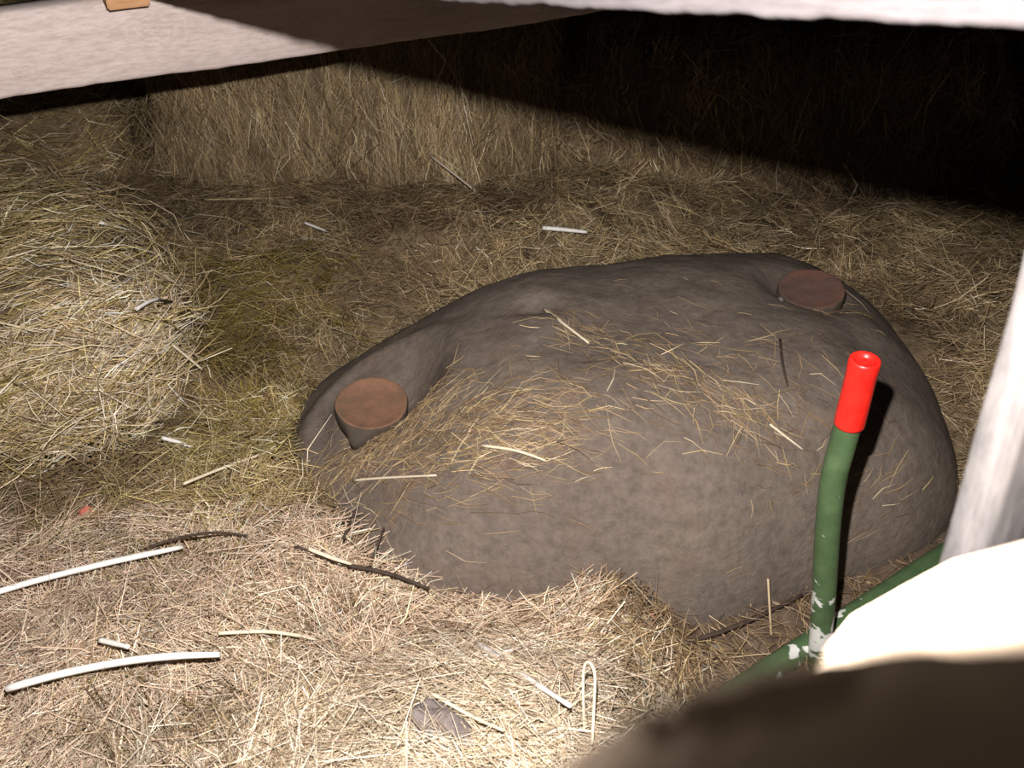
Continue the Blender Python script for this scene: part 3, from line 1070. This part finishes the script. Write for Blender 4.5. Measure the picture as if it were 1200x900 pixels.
stalk('white straw in the loose hay behind the boulder', [(636, 267), (660, 269), (688, 272)], .0040, M_white)
stalk('white straw below the back bale, the lower of a close pair', [(351, 279), (372, 281), (396, 283)], .0030, M_white, lift=.07)
stalk('white straw below the back bale, the upper of a close pair', [(357, 261), (370, 266), (383, 271)], .0028, M_white)
stalk('long tan straw slanting across the right end of the back bale', [(505, 183), (540, 210), (572, 236)], .0026, M_pale, lift=.06)
stalk('level yellow straw at the foot of the back bale', [(240, 234), (290, 233), (345, 231)], .0024, M_tan)
stalk('pale straw lying along the boulder below the left disc', [(414, 563), (450, 560), (511, 557)], .0018, M_pale, lift=.005)
stalk('short pale straw on the boulder left of the red cap', [(902, 497), (920, 511), (941, 527)], .0015, M_pale, lift=.004)
stalk('long pale straw on the boulder right of the dent', [(637, 362), (660, 379), (690, 402)], .0019, M_pale, lift=.004)
stalk('pale straw among the chaff right of the left disc', [(565, 522), (605, 528), (640, 540)], .0019, M_pale, lift=.006)
stalk('dark twig lying at the front left foot of the boulder', [(345, 640), (400, 660), (455, 672), (503, 690)], .0026, M_twig, 'twig', 'twig', .036)
stalk('pale stalk beside the dark twig at the boulder foot', [(362, 643), (390, 654), (412, 661)], .0026, M_pale)
stalk('dark twig leaning up against the front left of the boulder', [(402, 632), (412, 610), (420, 592)], .0022, M_twig, 'twig', 'twig', .03)
stalk('thin dark twig standing before the boulder, right of the leaning one', [(430, 672), (440, 645), (450, 618)], .0018, M_twig, 'twig', 'twig', .03)
stalk('long dark twig on bare earth between near hay and green pipe', [(788, 757), (840, 742), (890, 722), (940, 697)], .0028, M_twig, 'twig', 'twig', .03)
stalk('tiny dark twig on the boulder below the right disc', [(914, 398), (917, 425), (923, 452)], .0018, M_twig, 'twig', 'twig', .004)
stalk('dark bent stem in the hay above the upper white stalk', [(170, 643), (210, 630), (255, 624), (290, 628)], .0018, M_twig, 'twig', 'twig')


def upright(label, pix, d_hit, rad, mat, name='straw_stalk', cat='straw'):
    base = hit(*d_hit)
    d = (base - EYE).dot(Vector((0, CP, -SP)))
    P = [W(px, py, d - .01 - .004 * i) for i, (px, py) in enumerate(pix)]
    P[0] = base
    o = tube(name, P, rad, mat, 6, sub=4)
    return tag(o, label, cat)


upright('thin upright straw standing at the boulder\'s front edge, left of two', [(880, 712), (877, 690), (875, 662)], (880, 712), .0014, M_tan)
upright('thin upright straw standing on bare earth, right of two', [(904, 752), (902, 715), (900, 678)], (904, 752), .0014, M_tan)
upright('pale straw folded into a tall loop on the near hump', [(686, 880), (684, 830), (684, 785), (690, 776), (697, 790), (696, 830), (694, 872)], (686, 880), .0014, M_pale)
upright('thin straw standing up left of the green post', [(945, 690), (950, 650), (948, 612)], (945, 690), .0014, M_tan)


def lump(name, label, cat, px, py, size, mat, seed, rot=0.0, sink=.3, res=3):
    bm = bmesh.new()
    bmesh.ops.create_icosphere(bm, subdivisions=res, radius=1)
    for v in bm.verts:
        k = 1 + .35 * float(fbm(np.array([v.co.x * 1.6 + v.co.z]), np.array([v.co.y * 1.6 - v.co.z]), seed, 4)[0])
        v.co = Vector((v.co.x * size[0], v.co.y * size[1], v.co.z * size[2])) * k
    me = bpy.data.meshes.new(name); bm.to_mesh(me); bm.free()
    me.materials.append(mat)
    me.polygons.foreach_set('use_smooth', [True] * len(me.polygons))
    o = link(name, me); p = hit(px, py)
    o.location = p + Vector((0, 0, size[2] * (1 - sink))); o.rotation_euler = (0.25, 0, rot)
    return tag(o, label, cat)


lump('earth_clod', 'grey-brown clod half buried in the bright hay at the bottom edge', 'clod', 520, 872, (.036, .020, .016), M_clod, 3, -.6, -.35, 4)
lump('red_scrap', 'small faded red scrap in the hay below the left bale', 'scrap', 107, 614, (.0095, .006, .008), M_scrap, 6, .3, -1.7)
lump('leaf_scrap', 'tiny reddish leaf scrap at the boulder front beside bare earth', 'scrap', 764, 733, (.006, .005, .004), M_scrap, 9, .8, -3)
for i, (px, py, s, lab) in enumerate([(835, 765, .010, 'small grey-brown pebble on bare earth left of the long twig'),
                                      (815, 775, .012, 'larger grey pebble on bare earth at the near hay edge'),
                                      (915, 352, .0045, 'tiny pale pebble on the boulder left of the right disc')]):
    lump('pebble', lab, 'pebble', px, py, (s, s * .8, s * .6), M_clod, 20 + i, i, .2)
